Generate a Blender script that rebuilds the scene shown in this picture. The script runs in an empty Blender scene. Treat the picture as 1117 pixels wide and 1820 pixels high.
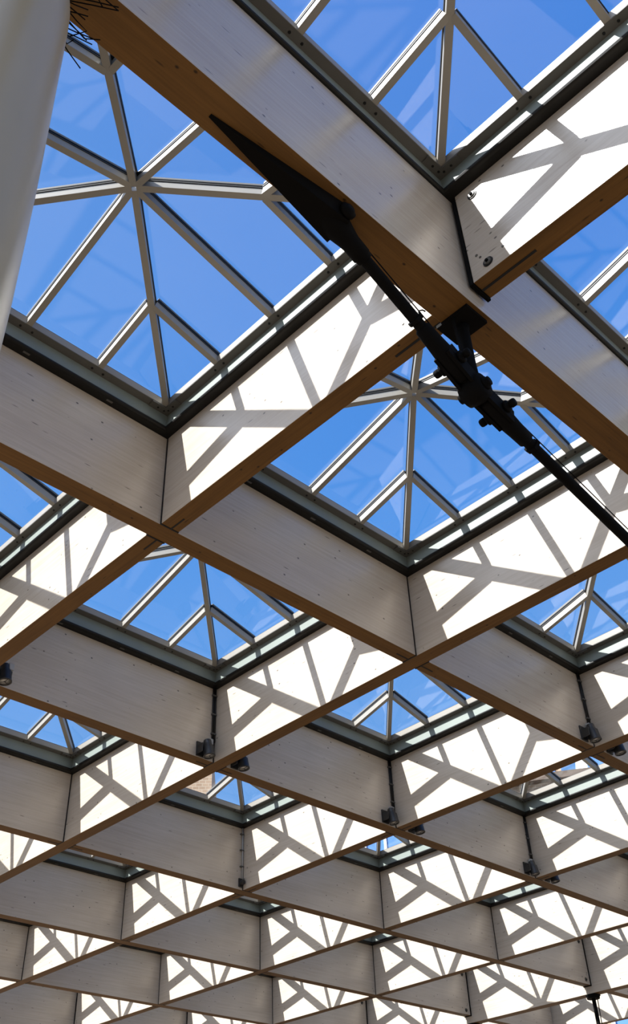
import bpy, bmesh, math, random
from mathutils import Vector, Matrix, Euler

random.seed(7)
SC = bpy.context.scene
COL = SC.collection
PI = math.pi

# ------------------------------------------------------------------ frame of reference
S = 2.7                      # one bay of the roof grid, metres
ROOF = 5.91                  # underside of the ordinary roof beams above the floor


def V(x, y, z):
    """grid units (x, y along the beams, z above the beams' underside) -> metres"""
    return Vector((x * S, y * S, ROOF + z * S))


# ------------------------------------------------------------------ camera
F_PX, YAW, PITCH, ROLL = 1740.28, 0.7749, 0.6857, -0.0456
CAMPOS = V(-1.1526, -1.6859, -1.5886)
cam_d = bpy.data.cameras.new('camera')
cam = bpy.data.objects.new('camera', cam_d)
COL.objects.link(cam)
fwd = Vector((math.cos(YAW) * math.cos(PITCH), math.sin(YAW) * math.cos(PITCH), math.sin(PITCH)))
rgt = Vector((math.sin(YAW), -math.cos(YAW), 0))
upv = rgt.cross(fwd)
r2 = rgt * math.cos(ROLL) + upv * math.sin(ROLL)
u2 = upv * math.cos(ROLL) - rgt * math.sin(ROLL)
m = Matrix((r2, u2, -fwd)).transposed().to_4x4()
m.translation = CAMPOS
cam.matrix_world = m
cam_d.sensor_fit = 'VERTICAL'
cam_d.sensor_height = 36.0
cam_d.sensor_width = 36.0 * 1117 / 1820
cam_d.lens = F_PX / 1820 * 36.0
cam_d.clip_end = 500
SC.camera = cam

# ------------------------------------------------------------------ light
SUN_STRENGTH = 15.0
SKY_STRENGTH = 1.0
EXPOSURE = 0.0
sun_d = bpy.data.lights.new('sun', 'SUN')
sun_d.energy = SUN_STRENGTH
sun_d.angle = math.radians(0.53)
sun_d.color = (1.0, 0.965, 0.91)
sun = bpy.data.objects.new('sun', sun_d)
COL.objects.link(sun)
sun_dir = Vector((0.84, -0.22, -1.0)).normalized()          # the way the light travels
sun.rotation_euler = sun_dir.to_track_quat('-Z', 'Y').to_euler()
sun.location = (-20, 5, 40)

w = bpy.data.worlds.new('sky')
SC.world = w
w.use_nodes = True
nt = w.node_tree
nt.nodes.clear()
wo = nt.nodes.new('ShaderNodeOutputWorld')
bg = nt.nodes.new('ShaderNodeBackground')
tc = nt.nodes.new('ShaderNodeTexCoord')
dot = nt.nodes.new('ShaderNodeVectorMath'); dot.operation = 'DOT_PRODUCT'
dot.inputs[1].default_value = (-sun_dir.x, -sun_dir.y, -sun_dir.z)
sep = nt.nodes.new('ShaderNodeSeparateXYZ')
ramp = nt.nodes.new('ShaderNodeValToRGB')
nt.links.new(tc.outputs['Generated'], dot.inputs[0])
nt.links.new(tc.outputs['Generated'], sep.inputs[0])
# blue that pales towards the horizon and a little towards the sun
ramp.color_ramp.elements[0].position = 0.0
ramp.color_ramp.elements[0].color = (0.50, 0.68, 0.93, 1)
ramp.color_ramp.elements[1].position = 1.0
ramp.color_ramp.elements[1].color = (0.045, 0.20, 0.80, 1)
e = ramp.color_ramp.elements.new(0.30); e.color = (0.24, 0.50, 0.95, 1)
e = ramp.color_ramp.elements.new(0.62); e.color = (0.105, 0.355, 0.90, 1)
e = ramp.color_ramp.elements.new(0.85); e.color = (0.055, 0.255, 0.80, 1)
nt.links.new(sep.outputs['Z'], ramp.inputs[0])
mr = nt.nodes.new('ShaderNodeMapRange')
mr.inputs['From Min'].default_value = 0.25
mr.inputs['From Max'].default_value = 1.0
mr.inputs['To Min'].default_value = 0.0
mr.inputs['To Max'].default_value = 0.5
nt.links.new(dot.outputs['Value'], mr.inputs['Value'])
mix = nt.nodes.new('ShaderNodeMix'); mix.data_type = 'RGBA'
mix.inputs['B'].default_value = (0.36, 0.62, 1.0, 1)
nt.links.new(mr.outputs['Result'], mix.inputs['Factor'])
nt.links.new(ramp.outputs['Color'], mix.inputs['A'])
# bright aureole of haze round the sun
mr2 = nt.nodes.new('ShaderNodeMapRange')
mr2.interpolation_type = 'SMOOTHSTEP'
mr2.inputs['From Min'].default_value = 0.70
mr2.inputs['From Max'].default_value = 1.0
mr2.inputs['To Min'].default_value = 0.0
mr2.inputs['To Max'].default_value = 1.0
nt.links.new(dot.outputs['Value'], mr2.inputs['Value'])
aur = nt.nodes.new('ShaderNodeVectorMath'); aur.operation = 'SCALE'
aur.inputs[0].default_value = (2.6, 2.65, 2.7)
nt.links.new(mr2.outputs['Result'], aur.inputs['Scale'])
summ = nt.nodes.new('ShaderNodeVectorMath'); summ.operation = 'ADD'
nt.links.new(mix.outputs['Result'], summ.inputs[0])
nt.links.new(aur.outputs[0], summ.inputs[1])
nt.links.new(summ.outputs[0], bg.inputs['Color'])
bg.inputs['Strength'].default_value = SKY_STRENGTH
nt.links.new(bg.outputs[0], wo.inputs['Surface'])

SC.view_settings.view_transform = 'Standard'
SC.view_settings.look = 'None'
SC.view_settings.gamma = 1
SC.view_settings.use_curve_mapping = False
SC.view_settings.exposure = EXPOSURE
SC.cycles.transparent_max_bounces = 24

# ------------------------------------------------------------------ materials
def new_mat(name):
    mt = bpy.data.materials.new(name)
    mt.use_nodes = True
    n = mt.node_tree
    b = n.nodes['Principled BSDF']
    return mt, n, b


def N(n, typ, **kw):
    nd = n.nodes.new(typ)
    for k, v in kw.items():
        setattr(nd, k, v)
    return nd


def plain(name, col, rough=0.5, metal=0.0, spec=0.5, var=0.10, scale=6.0):
    """a base colour with a little procedural mottling"""
    mt, n, b = new_mat(name)
    tcn = N(n, 'ShaderNodeTexCoord')
    nz = N(n, 'ShaderNodeTexNoise')
    nz.inputs['Scale'].default_value = scale
    nz.inputs['Detail'].default_value = 4
    n.links.new(tcn.outputs['Object'], nz.inputs['Vector'])
    mx = N(n, 'ShaderNodeMix', data_type='RGBA')
    mx.inputs['A'].default_value = (*[c * (1 - var) for c in col], 1)
    mx.inputs['B'].default_value = (*[min(1, c * (1 + var)) for c in col], 1)
    n.links.new(nz.outputs['Fac'], mx.inputs['Factor'])
    n.links.new(mx.outputs['Result'], b.inputs['Base Color'])
    b.inputs['Roughness'].default_value = rough
    b.inputs['Metallic'].default_value = metal
    b.inputs['Specular IOR Level'].default_value = spec
    return mt


def wood(name, c1, c2, axis, knots=True, rough=0.6, spec=0.3, grain=1.0):
    """timber with grain drawn out along local axis (0 = x, 1 = y) and small dark knots"""
    mt, n, b = new_mat(name)
    geo = N(n, 'ShaderNodeTexCoord')
    oi = N(n, 'ShaderNodeObjectInfo')
    add = N(n, 'ShaderNodeVectorMath', operation='ADD')
    sc = N(n, 'ShaderNodeVectorMath', operation='SCALE')
    sc.inputs[0].default_value = (13.7, 29.1, 7.3)
    n.links.new(oi.outputs['Random'], sc.inputs['Scale'])
    n.links.new(geo.outputs['Object'], add.inputs[0])
    n.links.new(sc.outputs[0], add.inputs[1])
    mp = N(n, 'ShaderNodeMapping')
    mp.inputs['Scale'].default_value = (0.9, 26, 26) if axis == 0 else (26, 0.9, 26)
    n.links.new(add.outputs[0], mp.inputs['Vector'])
    g = N(n, 'ShaderNodeTexNoise')
    g.inputs['Scale'].default_value = 1.6
    g.inputs['Detail'].default_value = 6
    g.inputs['Roughness'].default_value = 0.65
    n.links.new(mp.outputs[0], g.inputs['Vector'])
    big = N(n, 'ShaderNodeTexNoise')
    big.inputs['Scale'].default_value = 1.7
    big.inputs['Detail'].default_value = 3
    n.links.new(add.outputs[0], big.inputs['Vector'])
    ma = N(n, 'ShaderNodeMath', operation='MULTIPLY_ADD')
    ma.inputs[1].default_value = 0.65 * grain
    ma.inputs[2].default_value = 0.0
    n.links.new(g.outputs['Fac'], ma.inputs[0])
    mb = N(n, 'ShaderNodeMath', operation='MULTIPLY_ADD')
    mb.inputs[1].default_value = 0.35
    n.links.new(big.outputs['Fac'], mb.inputs[0])
    n.links.new(ma.outputs[0], mb.inputs[2])
    rp = N(n, 'ShaderNodeValToRGB')
    rp.color_ramp.elements[0].position = 0.28
    rp.color_ramp.elements[0].color = (*c1, 1)
    rp.color_ramp.elements[1].position = 0.72
    rp.color_ramp.elements[1].color = (*c2, 1)
    n.links.new(mb.outputs[0], rp.inputs[0])
    last = rp.outputs['Color']
    if knots:
        for (sx, sl, thr, dark) in ((6.5, 9.5, 0.040, 0.22), (2.6, 17.0, 0.042, 0.42)):
            mk = N(n, 'ShaderNodeMapping')
            mk.inputs['Scale'].default_value = (sx, sl, sl) if axis == 0 else (sl, sx, sl)
            n.links.new(add.outputs[0], mk.inputs['Vector'])
            vo = N(n, 'ShaderNodeTexVoronoi')
            vo.inputs['Scale'].default_value = 1.0
            n.links.new(mk.outputs[0], vo.inputs['Vector'])
            lt = N(n, 'ShaderNodeMapRange')
            lt.inputs['From Min'].default_value = thr
            lt.inputs['From Max'].default_value = thr * 2.2
            lt.inputs['To Min'].default_value = dark
            lt.inputs['To Max'].default_value = 1.0
            n.links.new(vo.outputs['Distance'], lt.inputs['Value'])
            mu = N(n, 'ShaderNodeMix', data_type='RGBA', blend_type='MULTIPLY')
            mu.inputs['Factor'].default_value = 1
            n.links.new(last, mu.inputs['A'])
            n.links.new(lt.outputs['Result'], mu.inputs['B'])
            last = mu.outputs['Result']
    n.links.new(last, b.inputs['Base Color'])
    b.inputs['Roughness'].default_value = rough
    b.inputs['Specular IOR Level'].default_value = spec
    bp = N(n, 'ShaderNodeBump')
    bp.inputs['Strength'].default_value = 0.12
    bp.inputs['Distance'].default_value = 0.01
    n.links.new(g.outputs['Fac'], bp.inputs['Height'])
    n.links.new(bp.outputs[0], b.inputs['Normal'])
    return mt


PAINT_A = (0.42, 0.36, 0.288)
PAINT_B = (0.56, 0.503, 0.425)
EDGE_A = (0.078, 0.036, 0.0065)
EDGE_B = (0.172, 0.083, 0.018)
M = {}
M['paint_x'] = wood('whitewashed_timber_x', PAINT_A, PAINT_B, 0, rough=0.27, spec=0.55)
M['paint_y'] = wood('whitewashed_timber_y', PAINT_A, PAINT_B, 1, rough=0.27, spec=0.55)
M['edge_x'] = wood('bare_timber_edge_x', EDGE_A, EDGE_B, 0, grain=1.1)
M['edge_y'] = wood('bare_timber_edge_y', EDGE_A, EDGE_B, 1, grain=1.1)
M['alu'] = plain('grey_aluminium', (0.27, 0.255, 0.225), 0.42, 0.0, 0.5, 0.06)
M['curb'] = plain('grey_green_sheet', (0.195, 0.228, 0.208), 0.5, 0.0, 0.4, 0.10, 3)
M['rail'] = plain('dark_grey_rail', (0.095, 0.092, 0.083), 0.5, 0.0, 0.4, 0.08)
M['black'] = plain('black_gasket', (0.012, 0.012, 0.012), 0.55, 0.0, 0.3, 0.2)
M['black_trim'] = plain('black_trim', (0.010, 0.0098, 0.0092), 0.45, 0.0, 0.2, 0.2)
M['steel'] = plain('black_painted_steel', (0.0045, 0.0042, 0.004), 0.75, 0.0, 0.06, 0.2)
M['steel_bright'] = plain('bright_steel', (0.55, 0.55, 0.54), 0.3, 1.0, 0.5, 0.05)
M['plastic'] = plain('grey_plastic', (0.42, 0.43, 0.43), 0.5)
M['cream'] = plain('cream_paint', (0.37, 0.295, 0.185), 0.36, 0.0, 0.45, 0.05, 3)
M['lamp_glass'] = plain('lamp_reflector', (0.85, 0.83, 0.78), 0.5, 0.0, 0.5, 0.05)
M['lamp_body'] = plain('lamp_body', (0.017, 0.016, 0.015), 0.45, 0.0, 0.5, 0.2)
M['floor'] = plain('paving', (0.115, 0.09, 0.066), 0.8, 0.0, 0.2, 0.2, 0.8)
M['render'] = plain('pale_render', (0.70, 0.62, 0.50), 0.85, 0, 0.2, 0.06, 0.6)
M['white_frame'] = plain('white_window_frame', (0.85, 0.85, 0.85), 0.5)
M['dark_roof'] = plain('dark_roofing', (0.10, 0.07, 0.05), 0.7)
M['window_glass'] = plain('window_glass', (0.10, 0.22, 0.50), 0.06, 0.0, 0.9, 0.3, 0.4)


def brick_mat():
    mt, n, b = new_mat('tan_brick')
    tcn = N(n, 'ShaderNodeTexCoord')
    sp = N(n, 'ShaderNodeSeparateXYZ')
    n.links.new(tcn.outputs['Object'], sp.inputs[0])
    ad = N(n, 'ShaderNodeMath', operation='ADD')
    n.links.new(sp.outputs['X'], ad.inputs[0]); n.links.new(sp.outputs['Y'], ad.inputs[1])
    cb = N(n, 'ShaderNodeCombineXYZ')
    n.links.new(ad.outputs[0], cb.inputs['X']); n.links.new(sp.outputs['Z'], cb.inputs['Y'])
    br = N(n, 'ShaderNodeTexBrick')
    br.inputs['Scale'].default_value = 2.2
    br.inputs['Color1'].default_value = (0.40, 0.28, 0.18, 1)
    br.inputs['Color2'].default_value = (0.30, 0.20, 0.125, 1)
    br.inputs['Mortar'].default_value = (0.46, 0.38, 0.28, 1)
    br.inputs['Mortar Size'].default_value = 0.018
    n.links.new(cb.outputs[0], br.inputs['Vector'])
    n.links.new(br.outputs['Color'], b.inputs['Base Color'])
    b.inputs['Roughness'].default_value = 0.9
    return mt


M['brick'] = brick_mat()


def glass_mat():
    """thin clear glazing: transmits with a faint tint, mirrors more at glancing angles"""
    mt, n, b = new_mat('clear_glazing')
    n.nodes.remove(b)
    out = n.nodes['Material Output']
    g = N(n, 'ShaderNodeNewGeometry')
    d = N(n, 'ShaderNodeVectorMath', operation='DOT_PRODUCT')
    n.links.new(g.outputs['Incoming'], d.inputs[0]); n.links.new(g.outputs['Normal'], d.inputs[1])
    ab = N(n, 'ShaderNodeMath', operation='ABSOLUTE'); n.links.new(d.outputs['Value'], ab.inputs[0])
    om = N(n, 'ShaderNodeMath', operation='SUBTRACT'); om.inputs[0].default_value = 1.0
    n.links.new(ab.outputs[0], om.inputs[1])
    pw = N(n, 'ShaderNodeMath', operation='POWER'); pw.inputs[1].default_value = 5.0
    n.links.new(om.outputs[0], pw.inputs[0])
    ml = N(n, 'ShaderNodeMath', operation='MULTIPLY_ADD')
    ml.inputs[1].default_value = 0.94; ml.inputs[2].default_value = 0.06
    n.links.new(pw.outputs[0], ml.inputs[0])
    tr = N(n, 'ShaderNodeBsdfTransparent'); tr.inputs['Color'].default_value = (0.975, 0.985, 1.0, 1)
    gl = N(n, 'ShaderNodeBsdfGlossy'); gl.inputs['Roughness'].default_value = 0.0
    gl.inputs['Color'].default_value = (0.95, 0.97, 1, 1)
    mx = N(n, 'ShaderNodeMixShader')
    n.links.new(ml.outputs[0], mx.inputs[0]); n.links.new(tr.outputs[0], mx.inputs[1]); n.links.new(gl.outputs[0], mx.inputs[2])
    n.links.new(mx.outputs[0], out.inputs['Surface'])
    return mt


M['glass'] = glass_mat()

# ------------------------------------------------------------------ mesh helpers
class MB:
    """collects shapes and links them as ONE mesh object"""

    def __init__(self):
        self.bm = bmesh.new()
        self.mats = []

    def mi(self, mat):
        if mat not in self.mats:
            self.mats.append(mat)
        return self.mats.index(mat)

    def faces(self, verts, faces, mat, smooth=False):
        k = self.mi(mat)
        vs = [self.bm.verts.new(v) for v in verts]
        out = []
        for f in faces:
            try:
                ff = self.bm.faces.new([vs[i] for i in f])
                ff.material_index = k
                ff.smooth = smooth
                out.append(ff)
            except ValueError:
                pass
        return out

    def box(self, lo, hi, mat, mat_bottom=None):
        x0, y0, z0 = lo; x1, y1, z1 = hi
        v = [(x0, y0, z0), (x1, y0, z0), (x1, y1, z0), (x0, y1, z0), (x0, y0, z1), (x1, y0, z1), (x1, y1, z1), (x0, y1, z1)]
        fs = self.faces(v, [(3, 2, 1, 0), (4, 5, 6, 7), (0, 1, 5, 4), (1, 2, 6, 5), (2, 3, 7, 6), (3, 0, 4, 7)], mat)
        if mat_bottom:
            fs[0].material_index = self.mi(mat_bottom)
        return fs

    def bar(self, p0, p1, wd, dp, up, mat, off=0.0):
        """rectangular bar from p0 to p1; its top face is 'off' above the line, its depth dp below that"""
        p0 = Vector(p0); p1 = Vector(p1)
        a = (p1 - p0).normalized()
        s = a.cross(Vector(up)).normalized()
        u = s.cross(a).normalized()
        v = []
        for p in (p0, p1):
            for (cs, cu) in ((-wd / 2, off - dp), (wd / 2, off - dp), (wd / 2, off), (-wd / 2, off)):
                v.append(p + s * cs + u * cu)
        return self.faces(v, [(0, 1, 2, 3), (7, 6, 5, 4), (0, 4, 5, 1), (1, 5, 6, 2), (2, 6, 7, 3), (3, 7, 4, 0)], mat)

    def prism(self, prof, p0, ax_u, ax_v, ext, mat, smooth=False):
        """polygon prof (u, v) swept along vector ext"""
        p0 = Vector(p0); ax_u = Vector(ax_u); ax_v = Vector(ax_v); ext = Vector(ext)
        n = len(prof)
        v = [p0 + ax_u * a + ax_v * b for a, b in prof] + [p0 + ax_u * a + ax_v * b + ext for a, b in prof]
        f = [tuple(range(n))[::-1], tuple(range(n, 2 * n))] + [(i, (i + 1) % n, n + (i + 1) % n, n + i) for i in range(n)]
        return self.faces(v, f, mat, smooth)

    def cyl(self, p0, p1, r0, r1, mat, seg=20, smooth=True, caps=True):
        p0 = Vector(p0); p1 = Vector(p1)
        a = (p1 - p0).normalized()
        t = Vector((0, 0, 1)) if abs(a.z) < 0.9 else Vector((1, 0, 0))
        s = a.cross(t).normalized(); u = s.cross(a)
        v = []
        for p, r in ((p0, r0), (p1, r1)):
            for k in range(seg):
                an = 2 * PI * k / seg
                v.append(p + s * (r * math.cos(an)) + u * (r * math.sin(an)))
        self.faces(v, [(k, (k + 1) % seg, seg + (k + 1) % seg, seg + k) for k in range(seg)], mat, smooth)
        if caps:
            self.faces(v[:seg], [tuple(range(seg))[::-1]], mat)
            self.faces(v[seg:], [tuple(range(seg))], mat)

    def lathe(self, prof, org, axis, mat, seg=40, smooth=True):
        """prof: (r, h) along axis from org"""
        org = Vector(org); a = Vector(axis).normalized()
        t = Vector((0, 0, 1)) if abs(a.z) < 0.9 else Vector((1, 0, 0))
        s = a.cross(t).normalized(); u = s.cross(a)
        v = []
        for r, h in prof:
            for k in range(seg):
                an = 2 * PI * k / seg
                v.append(org + a * h + s * (r * math.cos(an)) + u * (r * math.sin(an)))
        f = []
        for i in range(len(prof) - 1):
            for k in range(seg):
                k2 = (k + 1) % seg
                f.append((i * seg + k, i * seg + k2, (i + 1) * seg + k2, (i + 1) * seg + k))
        f.append(tuple(range(seg))[::-1])
        f.append(tuple((len(prof) - 1) * seg + k for k in range(seg)))
        self.faces(v, f, mat, smooth)

    def tube(self, pts, r, mat, seg=8):
        pts = [Vector(p) for p in pts]
        rings = []
        prev = None
        for i, p in enumerate(pts):
            a = (pts[min(i + 1, len(pts) - 1)] - pts[max(i - 1, 0)]).normalized()
            if prev is None:
                t = Vector((0, 0, 1)) if abs(a.z) < 0.9 else Vector((1, 0, 0))
                s = a.cross(t).normalized()
            else:
                s = (prev - a * prev.dot(a)).normalized()
            prev = s
            u = s.cross(a)
            rings.append([p + s * (r * math.cos(2 * PI * k / seg)) + u * (r * math.sin(2 * PI * k / seg)) for k in range(seg)])
        v = [q for rr in rings for q in rr]
        f = []
        for i in range(len(rings) - 1):
            for k in range(seg):
                k2 = (k + 1) % seg
                f.append((i * seg + k, i * seg + k2, (i + 1) * seg + k2, (i + 1) * seg + k))
        f.append(tuple(range(seg))[::-1])
        f.append(tuple((len(rings) - 1) * seg + k for k in range(seg)))
        self.faces(v, f, mat, True)

    def build(self, name, parent=None, bevel=0.0, loc=None):
        bmesh.ops.recalc_face_normals(self.bm, faces=self.bm.faces[:])
        me = bpy.data.meshes.new(name)
        self.bm.to_mesh(me)
        self.bm.free()
        for mt in self.mats:
            me.materials.append(mt)
        o = bpy.data.objects.new(name, me)
        COL.objects.link(o)
        if parent:
            o.parent = parent
        if loc is not None:
            o.location = loc
        if bevel:
            md = o.modifiers.new('edge', 'BEVEL')
            md.width = bevel; md.segments = 2; md.limit_method = 'ANGLE'; md.angle_limit = math.radians(40)
        return o


def tag(o, label, cat, group=None, kind='thing'):
    o['label'] = label
    o['category'] = cat
    o['kind'] = kind
    if group:
        o['group'] = group
    return o


def empty(name, loc, label, cat, group=None):
    o = bpy.data.objects.new(name, None)
    o.empty_display_size = 0.1
    COL.objects.link(o)
    o.location = loc
    return tag(o, label, cat, group)


def copy_tree(root, kids):
    c = root.copy(); COL.objects.link(c)
    for ch, subs in kids:
        d = ch.copy(); COL.objects.link(d); d.parent = c
        for sb in subs:
            f = sb.copy(); COL.objects.link(f); f.parent = d
    return c


ORD = ['first', 'second', 'third', 'fourth', 'fifth', 'sixth', 'seventh', 'eighth', 'ninth', 'tenth']


def row_phrase(y0):
    """name of the row of bays between beam lines y0 and y0 + 1"""
    if y0 < -1:
        return 'nearer row, this side of the tie-rod girder'
    return ORD[y0 + 1] + ' row beyond the tie-rod girder'


# ------------------------------------------------------------------ the visible part of the roof
def px(p):
    d = Vector(p) - CAMPOS
    c = d.dot(fwd)
    if c < 0.2:
        return None
    return (558.5 + F_PX * d.dot(r2) / c, 910 - F_PX * d.dot(u2) / c)


def near_frame(pts, mg):
    for p in pts:
        q = px(p)
        if q and -mg < q[0] < 1117 + mg and -mg < q[1] < 1820 + mg:
            return True
    return False


def cell_pts(i, j):
    return [V(i + a / 5, j + b / 5, z) for a in range(6) for b in range(6) for z in (-.05, .15, .3, .5)]


CELLS = [(i, j) for i in range(-2, 6) for j in range(-2, 7) if near_frame(cell_pts(i, j), 420)]
CELLSET = set(CELLS)

# ------------------------------------------------------------------ setting: the ground
g = MB()
g.box((-40, -40, -0.3), (70, 70, 0.0), M['floor'])
gr = g.build('floor')
gr['kind'] = 'structure'

# ------------------------------------------------------------------ roof beams
HB = 0.028          # half width of ordinary beams
HG = 0.038          # half width of girders
TOP = 0.303
GDROP = -0.046
GAP = 0.0045
A_GIRDERS = (-1, 5)
B_GIRDERS = (-1, 5)


def beam_piece(axis, line, a, b, end_a, end_b, girder=False, label='', group=None):
    """axis 0: along x at y = line, from x = a to x = b (grid). end_*: None plain, 'n' notch to beam, 'g' fixed to a girder"""
    lo, hi = a, b
    hw = HG if girder else HB
    zb = GDROP if girder else 0.0
    off = line - 0.01 * (1 if (girder and axis == 0 and line == -1) else 0)
    pa = M['paint_x'] if axis == 0 else M['paint_y']
    ed = M['edge_x'] if axis == 0 else M['edge_y']
    mid = (lo + hi) / 2
    org = V(mid, off, zb) if axis == 0 else V(off, mid, zb)
    bmx = MB()
    L2 = (hi - lo) / 2 * S
    W2 = hw * S
    H = (TOP - zb) * S
    if axis == 0:
        bmx.box((-L2, -W2, 0), (L2, W2, H), pa, ed)
    else:
        bmx.box((-W2, -L2, 0), (W2, L2, H), pa, ed)
    name = 'timber_girder' if girder else 'timber_beam'
    o = bmx.build(name, None, 0.004, org)
    tag(o, label, 'beam', group)

    def part(nm, u0, u1, v0, v1, z0, z1, mat, bev=0):
        """box in beam coordinates: u along, v across, z up (metres, local)"""
        k = MB()
        if axis == 0:
            k.box((u0, v0, z0), (u1, v1, z1), mat)
        else:
            k.box((v0, u0, z0), (v1, u1, z1), mat)
        return k.build(nm, o, bev)

    for sgn, kind in ((-1, end_a), (1, end_b)):
        if kind is None:
            continue
        e = sgn * L2
        if kind == 'n':
            ln = 0.145
            o_ = 0.15 * W2
            u = sorted((e, e - sgn * ln))
            part('slot_plate', u[0], u[1], o_ - 0.006, o_ + 0.006, -0.0025, 0.004, M['black'])
            u = sorted((e + sgn * 0.001, e + sgn * (GAP * S - 0.001)))
            part('end_seal', u[0], u[1], -W2 - 0.003, W2 + 0.003, -0.002, H - 0.004, M['black'])
        else:
            ln = 0.36
            u = sorted((e, e - sgn * ln))
            part('slot_plate', u[0], u[1], -0.007, 0.009, -0.0025, 0.004, M['black'])
            u = sorted((e + sgn * 0.002, e + sgn * 0.026))
            part('end_plate', u[0], u[1], -W2 - 0.006, W2 + 0.006, -0.012, H - 0.03, M['steel'], 0.004)
            # bolts through the end of the beam, heads on both faces
            for (du, zz, rr, nm) in ((0.115, 0.075, 0.028, 'bolt'), (0.115, H - 0.11, 0.028, 'bolt'),
                                     (0.055, 0.19, 0.009, 'dowel'), (0.075, 0.155, 0.008, 'dowel'), (0.22, 0.105, 0.009, 'dowel')):
                for sv in (-1, 1):
                    k = MB()
                    uu = e - sgn * du
                    def P(u_, v_, z_):
                        return (u_, v_, z_) if axis == 0 else (v_, u_, z_)
                    if nm == 'bolt':
                        k.cyl(P(uu, sv * W2, zz), P(uu, sv * (W2 + 0.006), zz), rr * 1.15, rr * 1.1, M['black_trim'], 24)
                        k.cyl(P(uu, sv * (W2 + 0.006), zz), P(uu, sv * (W2 + 0.012), zz), rr * 0.8, rr * 0.74, M['rail'], 20)
                        k.cyl(P(uu, sv * (W2 + 0.012), zz), P(uu, sv * (W2 + 0.022), zz), rr * 0.36, rr * 0.36, M['steel'], 6, False)
                    else:
                        k.cyl(P(uu, sv * W2, zz), P(uu, sv * (W2 + 0.004), zz), rr, rr * 0.8, M['rail'], 14)
                    k.build(nm, o)
    return o


def beam_visible(axis, line, a, b):
    pts = []
    n = int((b - a) * 6) + 2
    for k in range(n):
        t = a + (b - a) * k / (n - 1)
        for z in (0, TOP):
            pts.append(V(t, line, z) if axis == 0 else V(line, t, z))
    return near_frame(pts, 420)


XMIN, XMAX, YMIN, YMAX = -2, 6, -2, 7


def cont_B(i, j):
    """True where the cross beam runs through at crossing (i, j)"""
    return i in (1,) or (i, j) in ((2, 0), (3, 3), (2, 4), (0, 4)) or i >= 6


def line_word(j):
    if j < -1:
        return 'outer line, this side of tie-rod girder'
    return ORD[j] + ' line beyond tie-rod girder'


# along x
for j in range(YMIN, YMAX + 1):
    if j == -1:
        continue
    if j == 5:
        brk = [-1, 5]
        pieces = [(XMIN, -1, 'x', 'g'), (-1, 5, 'g', 'g'), (5, XMAX, 'g', 'x')]
    else:
        cuts = [XMIN] + [i for i in range(-1, XMAX) if i in B_GIRDERS or cont_B(i, j)] + [XMAX]
        pieces = [(cuts[k], cuts[k + 1], 'g' if cuts[k] in B_GIRDERS else 'n', 'g' if cuts[k + 1] in B_GIRDERS else 'n') for k in range(len(cuts) - 1)]
    for (a, b, ea, eb) in pieces:
        if not beam_visible(0, j, a, b):
            continue
        aa = a + (HG + 0.012 if ea == 'g' else HB + GAP)
        bb = b - (HG + 0.012 if eb == 'g' else HB + GAP)
        if a == XMIN: aa = a
        if b == XMAX: bb = b - HB - GAP
        gd = (j == 5)
        if b <= -1:
            span = 'before the cream column'
        elif b - max(a, -1) == 1:
            span = 'in %s bay' % ORD[b]
        else:
            span = 'from %s to %s bay' % (ORD[max(a + 1, 0)], ORD[b])
        lab = 'whitewashed beam parallel to tie-rod girder, %s, %s' % (line_word(j), span)
        if gd:
            lab = 'deep far girder parallel to tie-rod girder, sixth line beyond it, %s' % span
        beam_piece(0, j, aa, bb, None if a == XMIN else ea, None if b == XMAX else eb, gd, lab,
                   'roof beams parallel to the tie-rod girder')

# along y
for i in range(XMIN, XMAX + 1):
    gd = i in B_GIRDERS
    if gd:
        cuts = [YMIN, -1, 5, YMAX]
    else:
        cuts = [YMIN] + [j for j in range(YMIN + 1, YMAX) if j in A_GIRDERS or not cont_B(i, j)] + [YMAX]
    for k in range(len(cuts) - 1):
        a, b = cuts[k], cuts[k + 1]
        if not beam_visible(1, i, a, b):
            continue
        ea = 'g' if a in A_GIRDERS else ('n' if a > YMIN else None)
        eb = 'g' if b in A_GIRDERS else ('n' if b < YMAX else None)
        if a == -1:
            aa = -1.01 + HG + 0.014
        else:
            aa = a + HB + GAP if ea is None else a + (HG + 0.012 if ea == 'g' else HB + GAP)
        if b == -1:
            bb = -1.01 - HG - 0.014
        else:
            bb = b - HB - GAP if eb is None else b - (HG + 0.012 if eb == 'g' else HB + GAP)
        n = max(i + 1, 0)
        if b <= -1:
            where = 'this side of the tie-rod girder'
        elif b - a == 1:
            where = 'across %s row beyond tie-rod girder' % ORD[a + 1]
        else:
            where = 'across %s to %s rows beyond tie-rod girder' % (ORD[a + 1], ORD[b])
        if gd and i == 5:
            lab = 'deep far cross girder on black post, ' + where
        elif gd:
            lab = 'deep cross girder at cream column, ' + where
        elif i == -2:
            lab = 'whitewashed cross beam before the cream column, ' + where
        else:
            lab = 'whitewashed cross beam, %s after cream column, %s' % (ORD[n - 1] if n > 0 else 'none', where)
        beam_piece(1, i, aa, bb, ea, eb, gd, lab, 'cross girders' if gd else 'roof cross beams')

# the big girder with the tie rod
gird = beam_piece(0, -1, XMIN, XMAX - HB - GAP, None, None, True,
                  'deep whitewashed timber girder with brown underside, carried by the cream column and tie rod')

# ------------------------------------------------------------------ pyramid skylights (one built, the rest copied)
h = 0.5 * S
CZ = TOP * S          # local z of roof beams' top inside the skylight's frame: origin sits at the beams' top


def q(e, z):
    """(distance from the bay's edge, height in grid units above the beam underside) -> local metres"""
    return ((0.5 - e) * S, (z - TOP) * S)


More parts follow.
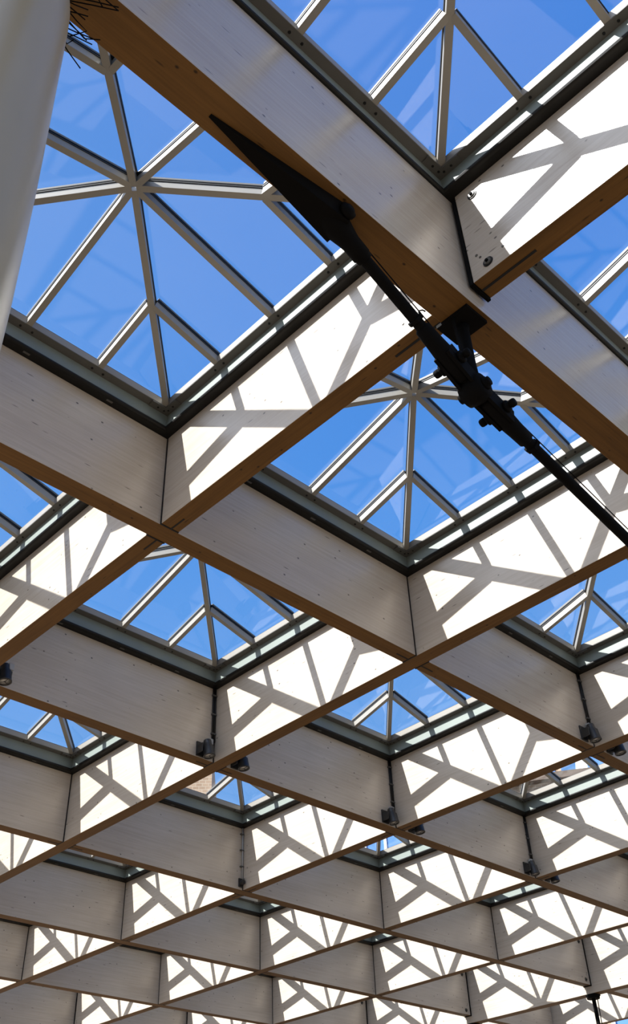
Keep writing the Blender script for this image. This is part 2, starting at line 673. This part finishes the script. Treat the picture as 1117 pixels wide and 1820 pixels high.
def ring(mb, prof, mat, smooth=False):
    """mitred square ring from a closed profile of (e, z)"""
    n = len(prof)
    v = []
    for (sx, sy) in ((1, 1), (-1, 1), (-1, -1), (1, -1)):
        for (e_, z_) in prof:
            d, zz = q(e_, z_)
            v.append((sx * d, sy * d, zz))
    f = []
    for c in range(4):
        c2 = (c + 1) % 4
        for k in range(n):
            k2 = (k + 1) % n
            f.append((c * n + k, c2 * n + k, c2 * n + k2, c * n + k2))
    mb.faces(v, f, mat, smooth)


RIM_E, RIM_Z = 0.068, 0.372
SLOPE = 0.262
DEPTH = 0.026


def under(e):
    """underside height of glazing bars at distance e from the bay's edge"""
    return RIM_Z + SLOPE * (e - RIM_E)


def pt(x, y, dz=0.0):
    """point on the bars' underside above bay position x, y in -.5 .. .5"""
    e_ = 0.5 - max(abs(x), abs(y))
    return Vector((x * S, y * S, (under(e_) + dz - TOP) * S))


root = empty('pyramid_skylight', (0, 0, 0), 'x', 'skylight', 'pyramid skylights of the roof')
kids = []


def kid(o, *subs):
    kids.append((o, list(subs)))


# black drip trim resting on the beams: rounded lower inner edge
mb = MB()
prof = [(0.0012, 0.3035), (0.046, 0.3035), (0.0515, 0.3045), (0.0552, 0.307), (0.0568, 0.311), (0.0560, 0.3145), (0.0530, 0.317), (0.0012, 0.317)]
ring(mb, prof, M['black_trim'])
trim_mb = mb
# grey-green sheet curb
mb = MB()
ring(mb, [(0.0012, 0.3172), (0.0515, 0.3172), (0.0475, 0.3655), (0.0012, 0.3655)], M['curb'])
curb = mb.build('curb', root)
# fixing clips on the drip trim seen from below
kid(curb)
mb = trim_mb
for sd in (1, 3):
    for t in (-0.27, -0.02, 0.24):
        d0, z0 = q(0.044, 0.3019); d1, z1 = q(0.039, 0.3034)
        dd0, _ = q(0.0450, 0); dd1, _ = q(0.0395, 0)
        vv = []
        R_ = Matrix.Rotation(sd * PI / 2, 3, 'Z')
        lo = (dd0, t * S - 0.025, z0); hi = (dd1, t * S + 0.025, z1)
        x0, y0, zz0 = lo; x1, y1, zz1 = hi
        v = [(x0, y0, zz0), (x1, y0, zz0), (x1, y1, zz0), (x0, y1, zz0), (x0, y0, zz1), (x1, y0, zz1), (x1, y1, zz1), (x0, y1, zz1)]
        mb.faces([R_ @ Vector(a) for a in v], [(3, 2, 1, 0), (4, 5, 6, 7), (0, 1, 5, 4), (1, 2, 6, 5), (2, 3, 7, 6), (3, 0, 4, 7)], M['rail'])
kid(mb.build('drip_trim', root))
# rim rail with screws
mb = MB()
ring(mb, [(0.022, 0.3657), (0.0455, 0.3657), (RIM_E, 0.3700), (RIM_E, 0.3745 + DEPTH - 0.004), (0.040, 0.386), (0.022, 0.379)], M['rail'])
# upstand facing the bay is pale aluminium
ring(mb, [(0.0679, 0.3722), (0.0686, 0.3722), (0.0686, 0.3722 + DEPTH - 0.004), (0.0679, 0.3722 + DEPTH - 0.004)], M['alu'])
JK = 0.215            # jack bars sit here from the bay's centre
for sd in range(4):
    R_ = Matrix.Rotation(sd * PI / 2, 3, 'Z')
    for c in (-JK, 0, JK):
        for s_ in (-0.017, 0.017):
            d, z = q(0.056, 0.3675)
            a = R_ @ Vector((d, (c + s_) * S, z + 0.004)); b = R_ @ Vector((d, (c + s_) * S, z - 0.004))
            mb.cyl(a, b, 0.010, 0.008, M['black'], 10)
kid(mb.build('rim_rail', root))
# corner plates
for c in range(4):
    R_ = Matrix.Rotation(c * PI / 2, 3, 'Z')
    mb = MB()
    for flip in (0, 1):
        e0, z0 = q(0.0700, 0.3665); e1, _ = q(0.0475, 0)
        t0 = (0.5 - 0.0700) * S; t1 = t0 - 0.115
        P = [(e0, t1), (e1, t1), (e1, (0.5 - 0.0475) * S), (e0, t0)]
        zt = z0 + 0.004
        v = []
        for zz in (z0 - 0.007, zt):
            for (a, b) in P:
                v.append(R_ @ (Vector((a, b, zz)) if not flip else Vector((b, a, zz))))
        mb.faces(v, [(3, 2, 1, 0), (4, 5, 6, 7), (0, 1, 5, 4), (1, 2, 6, 5), (2, 3, 7, 6), (3, 0, 4, 7)], M['rail'])
    for flip in (0, 1):
        for tt in (0.02, 0.075):
            x = (0.5 - 0.059) * S; y = (0.5 - 0.06) * S - tt
            p = Vector((x, y, 0)) if not flip else Vector((y, x, 0))
            zz = q(0, 0.3665)[1] - 0.005
            mb.cyl(R_ @ Vector((p.x, p.y, zz + 0.002)), R_ @ Vector((p.x, p.y, zz - 0.004)), 0.009, 0.008, M['black'], 10)
    kid(mb.build('corner_plate', root))


def glazing_bar(nm, p0, p1, wd):
    """inner bar, black gaskets under and over the glass and the outer cap; one mesh"""
    k = MB()
    up = (0, 0, 1)
    D = DEPTH * S
    k.bar(p0, p1, wd, D - 0.010, up, M['alu'], off=D - 0.010)
    k.bar(p0, p1, wd * 1.22, 0.010, up, M['black'], off=D)
    k.bar(p0, p1, wd * 1.22, 0.008, up, M['black'], off=D + 0.018)
    k.bar(p0, p1, wd * 1.15, 0.016, up, M['rail'], off=D + 0.034)
    return k.build(nm, root)


RI = 0.5 - RIM_E
for (sx, sy) in ((1, 1), (-1, 1), (-1, -1), (1, -1)):
    kid(glazing_bar('hip_bar', pt(sx * RI * 1.0, sy * RI * 1.0), pt(sx * 0.004, sy * 0.004, -0.001), 0.046))
for sd in range(4):
    R_ = Matrix.Rotation(sd * PI / 2, 3, 'Z')
    kid(glazing_bar('ridge_bar', R_ @ pt(RI, 0), R_ @ pt(0.010, 0), 0.043))
    for s_ in (-JK, JK):
        kid(glazing_bar('jack_bar', R_ @ pt(RI, s_), R_ @ pt(abs(s_) + 0.006, s_), 0.043))
# glazing: four sloping panes of real thickness
mb = MB()
gz = DEPTH
G0 = 0.046
for sd in range(4):
    R_ = Matrix.Rotation(sd * PI / 2, 3, 'Z')
    a = 0.5 - G0
    z_e = (under(G0) + gz - TOP) * S + 0.002
    z_a = (under(0.5) + gz - TOP) * S + 0.002
    T = 0.008
    tri = [Vector((a * S, -a * S, z_e)), Vector((a * S, a * S, z_e)), Vector((0, 0, z_a))]
    v = [R_ @ p for p in tri] + [R_ @ (p + Vector((0, 0, T))) for p in tri]
    mb.faces(v, [(2, 1, 0), (3, 4, 5), (0, 1, 4, 3)], M['glass'])
kid(mb.build('glazing', root))


def sky_label(i, j):
    if i < -1:
        b = 'bay before the cream column'
    else:
        b = ORD[i + 1] + ' bay after the cream column'
    return 'pyramid skylight, %s, %s' % (b.replace('after the', 'from'), row_phrase(j).replace('the tie-rod', 'tie-rod'))


for n_, (i, j) in enumerate(CELLS):
    c = root if n_ == 0 else copy_tree(root, kids)
    c.location = V(i + 0.5, j + 0.5, TOP)
    c['label'] = sky_label(i, j)

# ------------------------------------------------------------------ the tie rod trusses under the girders
def truss(name, label, P, nodes, ends, disc):
    """P(u, z) -> world point under the girder. nodes: [(u, z)] rod joints under posts; ends: [(u, z)]"""
    o = empty(name, P(nodes[len(nodes) // 2][0], nodes[len(nodes) // 2][1]), label, 'tie rod')
    base = o.location.copy()
    pts = [ends[0]] + nodes + [ends[1]]
    lat = (P(0, 0) - P(1, 0)).normalized().cross(Vector((0, 0, 1)))

    def W(u, z):
        return P(u, z) - base

    for k, (u, z) in enumerate(nodes):
        # saddle plate, post, gusset
        b = MB()
        d = (P(u + 1, 0) - P(u, 0)).normalized()
        top = W(u, GDROP)
        wv = lat * (HG * S * 1.04)
        lv = d * 0.088
        T = Vector((0, 0, 0.022))
        v = [top - lv - wv - T, top + lv - wv - T, top + lv + wv - T, top - lv + wv - T,
             top - lv - wv, top + lv - wv, top + lv + wv, top - lv + wv]
        b.faces(v, [(3, 2, 1, 0), (4, 5, 6, 7), (0, 1, 5, 4), (1, 2, 6, 5), (2, 3, 7, 6), (3, 0, 4, 7)], M['steel'])
        if disc:
            b.cyl(top - T, top - T - Vector((0, 0, 0.045)), 0.118, 0.112, M['steel'], 28)
        b.build('saddle_plate', o)
        b = MB()
        b.lathe([(0.040, 0), (0.034, -0.03), (0.034, (z - GDROP) * S * 0.6), (0.040, (z - GDROP) * S + 0.06)], top - T - Vector((0, 0, 0.015)), (0, 0, 1), M['steel'], 28)
        # slim flat beside the post
        b.bar(top + d * -0.075 - T, W(u, z) + d * -0.035 + Vector((0, 0, 0.05)), 0.014, 0.010, d, M['steel'])
        b.build('post', o)
        b = MB()
        b.lathe([(0.03, -0.068), (0.068, -0.062), (0.078, -0.02), (0.078, 0.02), (0.068, 0.062), (0.03, 0.068)], W(u, z), lat, M['steel'], 28)
        nd = b.build('node_joint', o)
        b = MB()
        b.lathe([(0.026, -0.095), (0.026, -0.080), (0.038, -0.078), (0.038, -0.064), (0.022, -0.062), (0.022, 0.062), (0.038, 0.064), (0.038, 0.078), (0.026, 0.080), (0.026, 0.095)], W(u, z), lat, M['steel'], 16)
        b.build('pin', nd)
    for k in range(len(pts) - 1):
        (u0, z0), (u1, z1) = pts[k], pts[k + 1]
        a, c = W(u0, z0), W(u1, z1)
        L = (c - a).length
        ax = (c - a) / L
        b = MB()
        b.cyl(a, c, 0.031, 0.031, M['steel'], 24)
        b.build('rod', o)
        for (org, dr, is_end) in ((a, ax, k == 0), (c, -ax, k == len(pts) - 2)):
            b = MB()
            if is_end:
                # anchorage: long tapering shoe tight under the girder, then a fork and a sleeve
                d_ = Vector((dr.x, dr.y, 0)).normalized()
                p0 = Vector((org.x, org.y, GDROP * S + ROOF - base.z))
                n0 = 0.010; n1 = 0.098
                q0 = p0 - d_ * 0.61
                q1 = p0 + d_ * 0.20
                dn = Vector((0, 0, -1))
                v = [q0 - lat * n0, q0 + lat * n0, q1 + lat * n1, q1 - lat * n1,
                     q0 - lat * n0 + dn * 0.006, q0 + lat * n0 + dn * 0.006, q1 + lat * n1 * 0.8 + dn * 0.10, q1 - lat * n1 * 0.8 + dn * 0.10]
                b.faces(v, [(0, 1, 2, 3), (7, 6, 5, 4), (0, 4, 5, 1), (1, 5, 6, 2), (2, 6, 7, 3), (3, 7, 4, 0)], M['steel'])
                sh = b.build('anchor_shoe', o, 0.012)
                b = MB()
                t0 = 0.19
                pc = org + dr * t0
                b.lathe([(0.026, -0.118), (0.030, -0.112), (0.046, -0.105), (0.046, -0.085), (0.030, -0.083), (0.026, 0.070), (0.020, 0.074)], pc, lat, M['steel'], 18)
                b.build('pin', sh)
                b = MB()
                b.lathe([(0.035, 0.06), (0.066, 0.10), (0.068, 0.23), (0.054, 0.29), (0.049, 0.32), (0.048, 0.40), (0.042, 0.405), (0.042, 0.425), (0.030, 0.43)], org, dr, M['steel'], 28)
                b.build('sleeve', o)
            else:
                for s_ in (-1, 1):
                    f0 = org + dr * 0.02 + lat * (s_ * 0.040)
                    f1 = org + dr * 0.26 + lat * (s_ * 0.040)
                    b.bar(f0, f1, 0.018, 0.095, (0, 0, 1), M['steel'], off=0.0475)
                b.lathe([(0.03, 0.075), (0.046, 0.09), (0.050, 0.18), (0.051, 0.26), (0.046, 0.34), (0.043, 0.42), (0.032, 0.43)], org, dr, M['steel'], 28)
                b.lathe([(0.031, 0.462), (0.046, 0.464), (0.046, 0.484), (0.031, 0.486)], org, dr, M['steel'], 6, False)
                fk = b.build('fork', o)
                b = MB()
                pc = org + dr * 0.185
                b.lathe([(0.020, -0.112), (0.023, -0.105), (0.023, -0.085), (0.018, -0.083), (0.018, -0.072), (0.034, -0.070), (0.034, -0.055), (0.018, -0.052),
                         (0.018, 0.052), (0.034, 0.055), (0.034, 0.070), (0.018, 0.072), (0.018, 0.083), (0.023, 0.085), (0.023, 0.105), (0.020, 0.112)], pc, lat, M['steel'], 18)
                b.build('pin', fk)
    return o, W, base


def PG(u, z):
    return V(u, -1.0, z)


NODES_A = [(0, -0.242), (1, -0.466), (2, -0.545), (3, -0.466), (4, -0.242)]
trA, WA, baseA = truss('tie_rod_truss', 'black steel tie rod and posts hung under the deep timber girder', PG, NODES_A, [(-0.43, -0.034), (4.43, -0.034)], False)


def PF(u, z):
    return V(5.0, u, z)


trB, WB, baseB = truss('tie_rod_truss', 'slim black post and tie rod hung under the far cross girder', PF,
                       NODES_A, [(-0.43, -0.034), (4.43, -0.034)], True)

# the thin wire strung beside the tie rod
mb = MB()
off = Vector((0, 0, 0.040))
lat_o = Vector((0, -0.030, 0))
wp = []
for k in range(0, 41):
    u = -0.30 + 2.3 * k / 40
    us = [(-0.43, -0.034)] + NODES_A
    for a, b in zip(us, us[1:]):
        if a[0] <= u <= b[0]:
            z = a[1] + (b[1] - a[1]) * (u - a[0]) / (b[0] - a[0])
    wp.append(PG(u, z) + off + lat_o)
mb.tube(wp, 0.0035, M['steel'], 6)
# wire hooks
for u in (-0.160,):
    us = [(-0.43, -0.034)] + NODES_A
    for a, b in zip(us, us[1:]):
        if a[0] <= u <= b[0]:
            z = a[1] + (b[1] - a[1]) * (u - a[0]) / (b[0] - a[0])
    p = PG(u, z) + off + lat_o
    mb.tube([p + Vector((0.0, 0, -0.03)), p, p + Vector((0.015, -0.012, 0.008)), p + Vector((0.022, -0.022, -0.004)), p + Vector((0.014, -0.026, -0.016))], 0.004, M['steel'], 6)
wire = mb.build('stay_wire')
tag(wire, 'thin black wire strung close beside the black tie rod', 'wire')

# ------------------------------------------------------------------ the cream column
colroot = empty('cream_column', V(-1, -1.01, 0) * 1, 'tall cream painted cigar shaped steel column under the deep girder', 'column')
colroot.location.z = 0
b = MB()
prof = []
zb = -ROOF / S


def colr(z):
    pts = [(-2.19, 0.060), (-1.7, 0.088), (-1.2, 0.102), (-0.8, 0.1005), (-0.6, 0.0965), (-0.45, 0.0915), (-0.32, 0.0870), (-0.24, 0.0845), (-0.19, 0.0815), (-0.155, 0.076), (-0.13, 0.068), (-0.11, 0.057), (-0.098, 0.044)]
    for (a, ra), (c, rc) in zip(pts, pts[1:]):
        if a <= z <= c:
            t = (z - a) / (c - a)
            return (ra + (rc - ra) * t) * 0.905
    return pts[-1][1]


for k in range(81):
    t = k / 80
    z = zb + 0.02 + (-0.098 - zb - 0.02) * (1 - (1 - t) ** 1.7)
    prof.append((colr(z) * S, ROOF + z * S))
b.lathe(prof, (0, 0, 0), (0, 0, 1), M['cream'], 72)
b.build('shaft', colroot)
b = MB()
b.cyl((0, 0, 0), (0, 0, 0.06), 0.24, 0.22, M['steel'], 40)
b.build('base_plate', colroot)
b = MB()
b.cyl((0, 0, ROOF - 0.11 * S), (0, 0, ROOF + (GDROP) * S - 0.02), 0.07, 0.07, M['steel'], 28)
b.box((-0.16, -HG * S, ROOF + GDROP * S - 0.025), (0.16, HG * S, ROOF + GDROP * S), M['steel'])
b.build('head_pin', colroot)

# bird spikes: bent wires standing round the head of the column
mb = MB()
cx = V(-1, -1.01, 0)
rnd = random.Random(5)
for k in range(96):
    an = 2 * PI * k / 96 + rnd.uniform(-.1, .1)
    zz0 = rnd.uniform(-0.165, -0.105)
    r0 = colr(zz0) * S - 0.004
    z0 = ROOF + zz0 * S
    p = Vector((cx.x + r0 * math.cos(an), cx.y + r0 * math.sin(an), z0))
    L = rnd.uniform(0.07, 0.17)
    d = Vector((math.cos(an + rnd.uniform(-.5, .5)), math.sin(an + rnd.uniform(-.5, .5)), rnd.uniform(-0.30, 0.35)))
    p1 = p + d * L
    pts = [p, p.lerp(p1, .5) + Vector((0, 0, rnd.uniform(-.01, .01))), p1]
    if rnd.random() < 0.5:
        dd = Vector((rnd.uniform(-1, 1), rnd.uniform(-1, 1), rnd.uniform(-.8, .4))).normalized()
        pts.append(p1 + dd * rnd.uniform(0.03, 0.08))
    mb.tube(pts, 0.0026, M['steel'], 5)
spk = mb.build('bird_spikes')
tag(spk, 'tangle of thin black wire spikes around the head of the cream column', 'spikes', None, 'stuff')

# ------------------------------------------------------------------ spotlights with their conduits
def spot_tree():
    o = empty('spotlight', (0, 0, 0), 'x', 'spotlight', 'black spotlights at the beam crossings')
    # local: beam face is the plane y = 0, the lamp hangs at y < 0, z up
    ks = []
    b = MB()
    b.box((-0.075, -0.016, 0.015), (0.030, 0.0004, 0.165), M['lamp_body'])
    b.box((-0.072, -0.100, 0.03), (-0.062, -0.012, 0.12), M['lamp_body'])
    b.box((0.062, -0.100, 0.06), (0.072, -0.012, 0.12), M['lamp_body'])
    b.box((0.03, -0.016, 0.055), (0.072, -0.001, 0.125), M['lamp_body'])
    ks.append((b.build('bracket', o, 0.003), []))
    b = MB()
    ax = Vector((0.10, -0.12, -1)).normalized()
    top = Vector((-0.003, -0.085, 0.165))
    b.lathe([(0.020, -0.004), (0.037, 0.0), (0.041, 0.012), (0.041, 0.055), (0.046, 0.057), (0.046, 0.066), (0.056, 0.070), (0.057, 0.160), (0.060, 0.163), (0.060, 0.176), (0.053, 0.177), (0.050, 0.165), (0.03, 0.160)], top, ax, M['lamp_body'], 32)
    hs = b.build('housing', o)
    b = MB()
    b.lathe([(0.050, 0.166), (0.030, 0.160), (0.012, 0.158), (0.003, 0.158)], top, ax, M['lamp_glass'], 28)
    b.cyl(top + ax * 0.158, top + ax * 0.170, 0.014, 0.010, M['steel_bright'], 14)
    ln = b.build('lens', hs)
    b = MB()
    for k in range(3):
        an = k * 2 * PI / 3
        s = ax.cross(Vector((1, 0, 0))).normalized(); u = s.cross(ax)
        d = s * math.cos(an) + u * math.sin(an)
        b.bar(top + ax * 0.174 + d * 0.055, top + ax * 0.174, 0.005, 0.003, ax, M['lamp_body'])
    gd_ = b.build('guard', hs)
    ks.append((hs, [ln, gd_]))
    b = MB()
    b.tube([(0.02, -0.03, 0.15), (0.045, -0.045, 0.19), (0.07, -0.03, 0.205), (0.085, -0.02, 0.20)], 0.009, M['black'], 8)
    ks.append((b.build('cable', o), []))
    b = MB()
    b.box((0.055, -0.05, 0.165), (0.105, -0.006, 0.225), M['plastic'])
    jb = b.build('junction_box', o, 0.004)
    ks.append((jb, []))
    return o, ks


spot, spot_k = spot_tree()
SPOTS = [((1, 1), 'third'), ((2, 1), 'x'), ((2, 0), 'x'), ((3, 1), 'x'), ((0, 1), 'x')]
first = True
for (i, j), _ in SPOTS:
    for side in (-1, 1):
        if first:
            c = spot; first = False
        else:
            c = copy_tree(spot, spot_k)
        dx = -0.086 if side < 0 else 0.080
        c.location = V(i + dx, j - HB, -0.002)
        c['label'] = 'black spotlight on %s beam beyond tie-rod girder, %s side of %s crossing after the column' % (
            ORD[j], 'near' if side < 0 else 'far', ORD[i])

# conduits down the corners to the spotlights
def conduit(i, j, label, r=0.010, n=2, mat='black'):
    mb = MB()
    for k in range(n):
        x = V(i - HB, 0, 0).x - 0.016 - 0.024 * k
        y = V(0, j - HB, 0).y - 0.014
        zt = V(0, 0, 0.302).z; zb_ = V(0, 0, 0.075 if i != 2 or j != 2 else 0.05).z
        mb.tube([(x, y, zt), (x, y, (zt + zb_) / 2), (x, y, zb_)], r, M[mat], 8)
    for zz in (0.27, 0.19, 0.11):
        p = V(i - HB, j - HB, zz)
        mb.box((p.x - 0.056, p.y - 0.027, p.z - 0.008), (p.x - 0.001, p.y - 0.001, p.z + 0.008), M['rail'])
    o = mb.build('cable_conduit')
    tag(o, label, 'conduit', 'cable conduits in the beam corners')


for (i, j) in ((1, 1), (2, 1), (2, 0), (3, 1)):
    conduit(i, j, 'black cable conduit in beam corner, %s crossing after column, on %s beam beyond tie-rod girder' % (ORD[i], ORD[j]))
conduit(2, 2, 'pale grey cable conduit in a beam corner, ending at a small bare bracket', 0.010, 1, 'plastic')
# the bare bracket under it
mb = MB()
p = V(2 - HB, 2 - HB, 0.03)
mb.box((p.x - 0.075, p.y - 0.018, p.z - 0.05), (p.x - 0.005, p.y - 0.001, p.z + 0.06), M['lamp_body'])
mb.cyl((p.x - 0.04, p.y - 0.018, p.z), (p.x - 0.04, p.y - 0.075, p.z), 0.032, 0.028, M['lamp_body'], 20)
br = mb.build('lamp_bracket', None, 0.003)
tag(br, 'small black lamp bracket without a lamp, at the foot of the pale grey conduit', 'bracket')

# ------------------------------------------------------------------ buildings seen beyond the roof
def at_az(az, dist):
    a = math.radians(az)
    return Vector((CAMPOS.x + dist * math.cos(a), CAMPOS.y + dist * math.sin(a), 0))


def building(name, label, az0, az1, d0, d1, height, depth, wall, rows, cols, winw, winh, z_first, dz, roof=True, blank=()):
    """block whose front runs from az0 (left end) to az1; local x along the front, y into the block"""
    p0 = at_az(az0, d0); p1 = at_az(az1, d1)
    L = (p1 - p0).length
    d = (p1 - p0).normalized()
    o = empty(name, p0, label, 'building')
    o.rotation_euler = (0, 0, math.atan2(d.y, d.x))
    b = MB()
    b.box((0, 0, 0), (L, depth, height), wall)
    b.build('wall', o)
    if roof:
        b = MB()
        pr = [(-0.35, 0), (depth + 0.35, 0), (depth + 0.35, 0.25), (depth * 0.5, 1.9), (-0.35, 0.25)]
        b.prism(pr, (-0.3, 0, height), (0, 1, 0), (0, 0, 1), (L + 0.6, 0, 0), M['dark_roof'])
        b.build('roof', o)
    for r in range(rows):
        for c in range(cols):
            if (r, c) in blank:
                continue
            x = L * (c + 0.5) / cols
            z = z_first + r * dz
            b = MB()
            t = 0.12
            x0, x1, z0, z1 = x - winw / 2, x + winw / 2, z, z + winh
            b.box((x0 - t, -0.10, z0 - t), (x1 + t, -0.01, z0), M['white_frame'])
            b.box((x0 - t, -0.10, z1), (x1 + t, -0.01, z1 + t), M['white_frame'])
            b.box((x0 - t, -0.10, z0), (x0, -0.01, z1), M['white_frame'])
            b.box((x1, -0.10, z0), (x1 + t, -0.01, z1), M['white_frame'])
            b.box((x - 0.05, -0.09, z0), (x + 0.05, -0.01, z1), M['white_frame'])
            wn = b.build('window', o)
            b = MB()
            b.box((x0, -0.04, z0), (x1, -0.012, z1), M['window_glass'])
            b.build('pane', wn)
    return o


bk = building('brick_building', 'tan brick building glimpsed through a skylight, plain walls against blue sky', 61.5, 51.45, 33.78, 33, 17.65, 7.0, M['brick'], 0, 0, 1, 1, 1, 1, roof=False)
bw = building('apartment_building', 'brown brick apartment house with white framed blue windows seen through far skylights', 45.5, 21.5, 38, 38, 17.2, 9.0, M['brick'],
              4, 8, 1.5, 1.5, 5.2, 3.2, roof=True)


# dormers on the apartment house's roof
L_ = 2 * 38 * math.sin(math.radians(12))
for (fx, wd_, hh, mat_w) in ((0.735, 1.7, 1.7, M['white_frame']), (0.52, 1.5, 1.3, M['render']), (0.60, 1.2, 1.2, M['brick'])):
    mb = MB()
    x = L_ * fx
    mb.prism([(-wd_ / 2, 0.0), (wd_ / 2, 0.0), (wd_ / 2, hh * 0.7), (0, hh), (-wd_ / 2, hh * 0.7)], (x, 0.35, 17.3), (1, 0, 0), (0, 0, 1), (0, 3.0, 0), mat_w)
    dm = mb.build('dormer', bw)
    mb = MB()
    mb.box((x - wd_ * 0.3, 0.31, 17.5), (x + wd_ * 0.3, 0.345, 17.5 + hh * 0.45), M['window_glass'])
    mb.build('pane', dm)
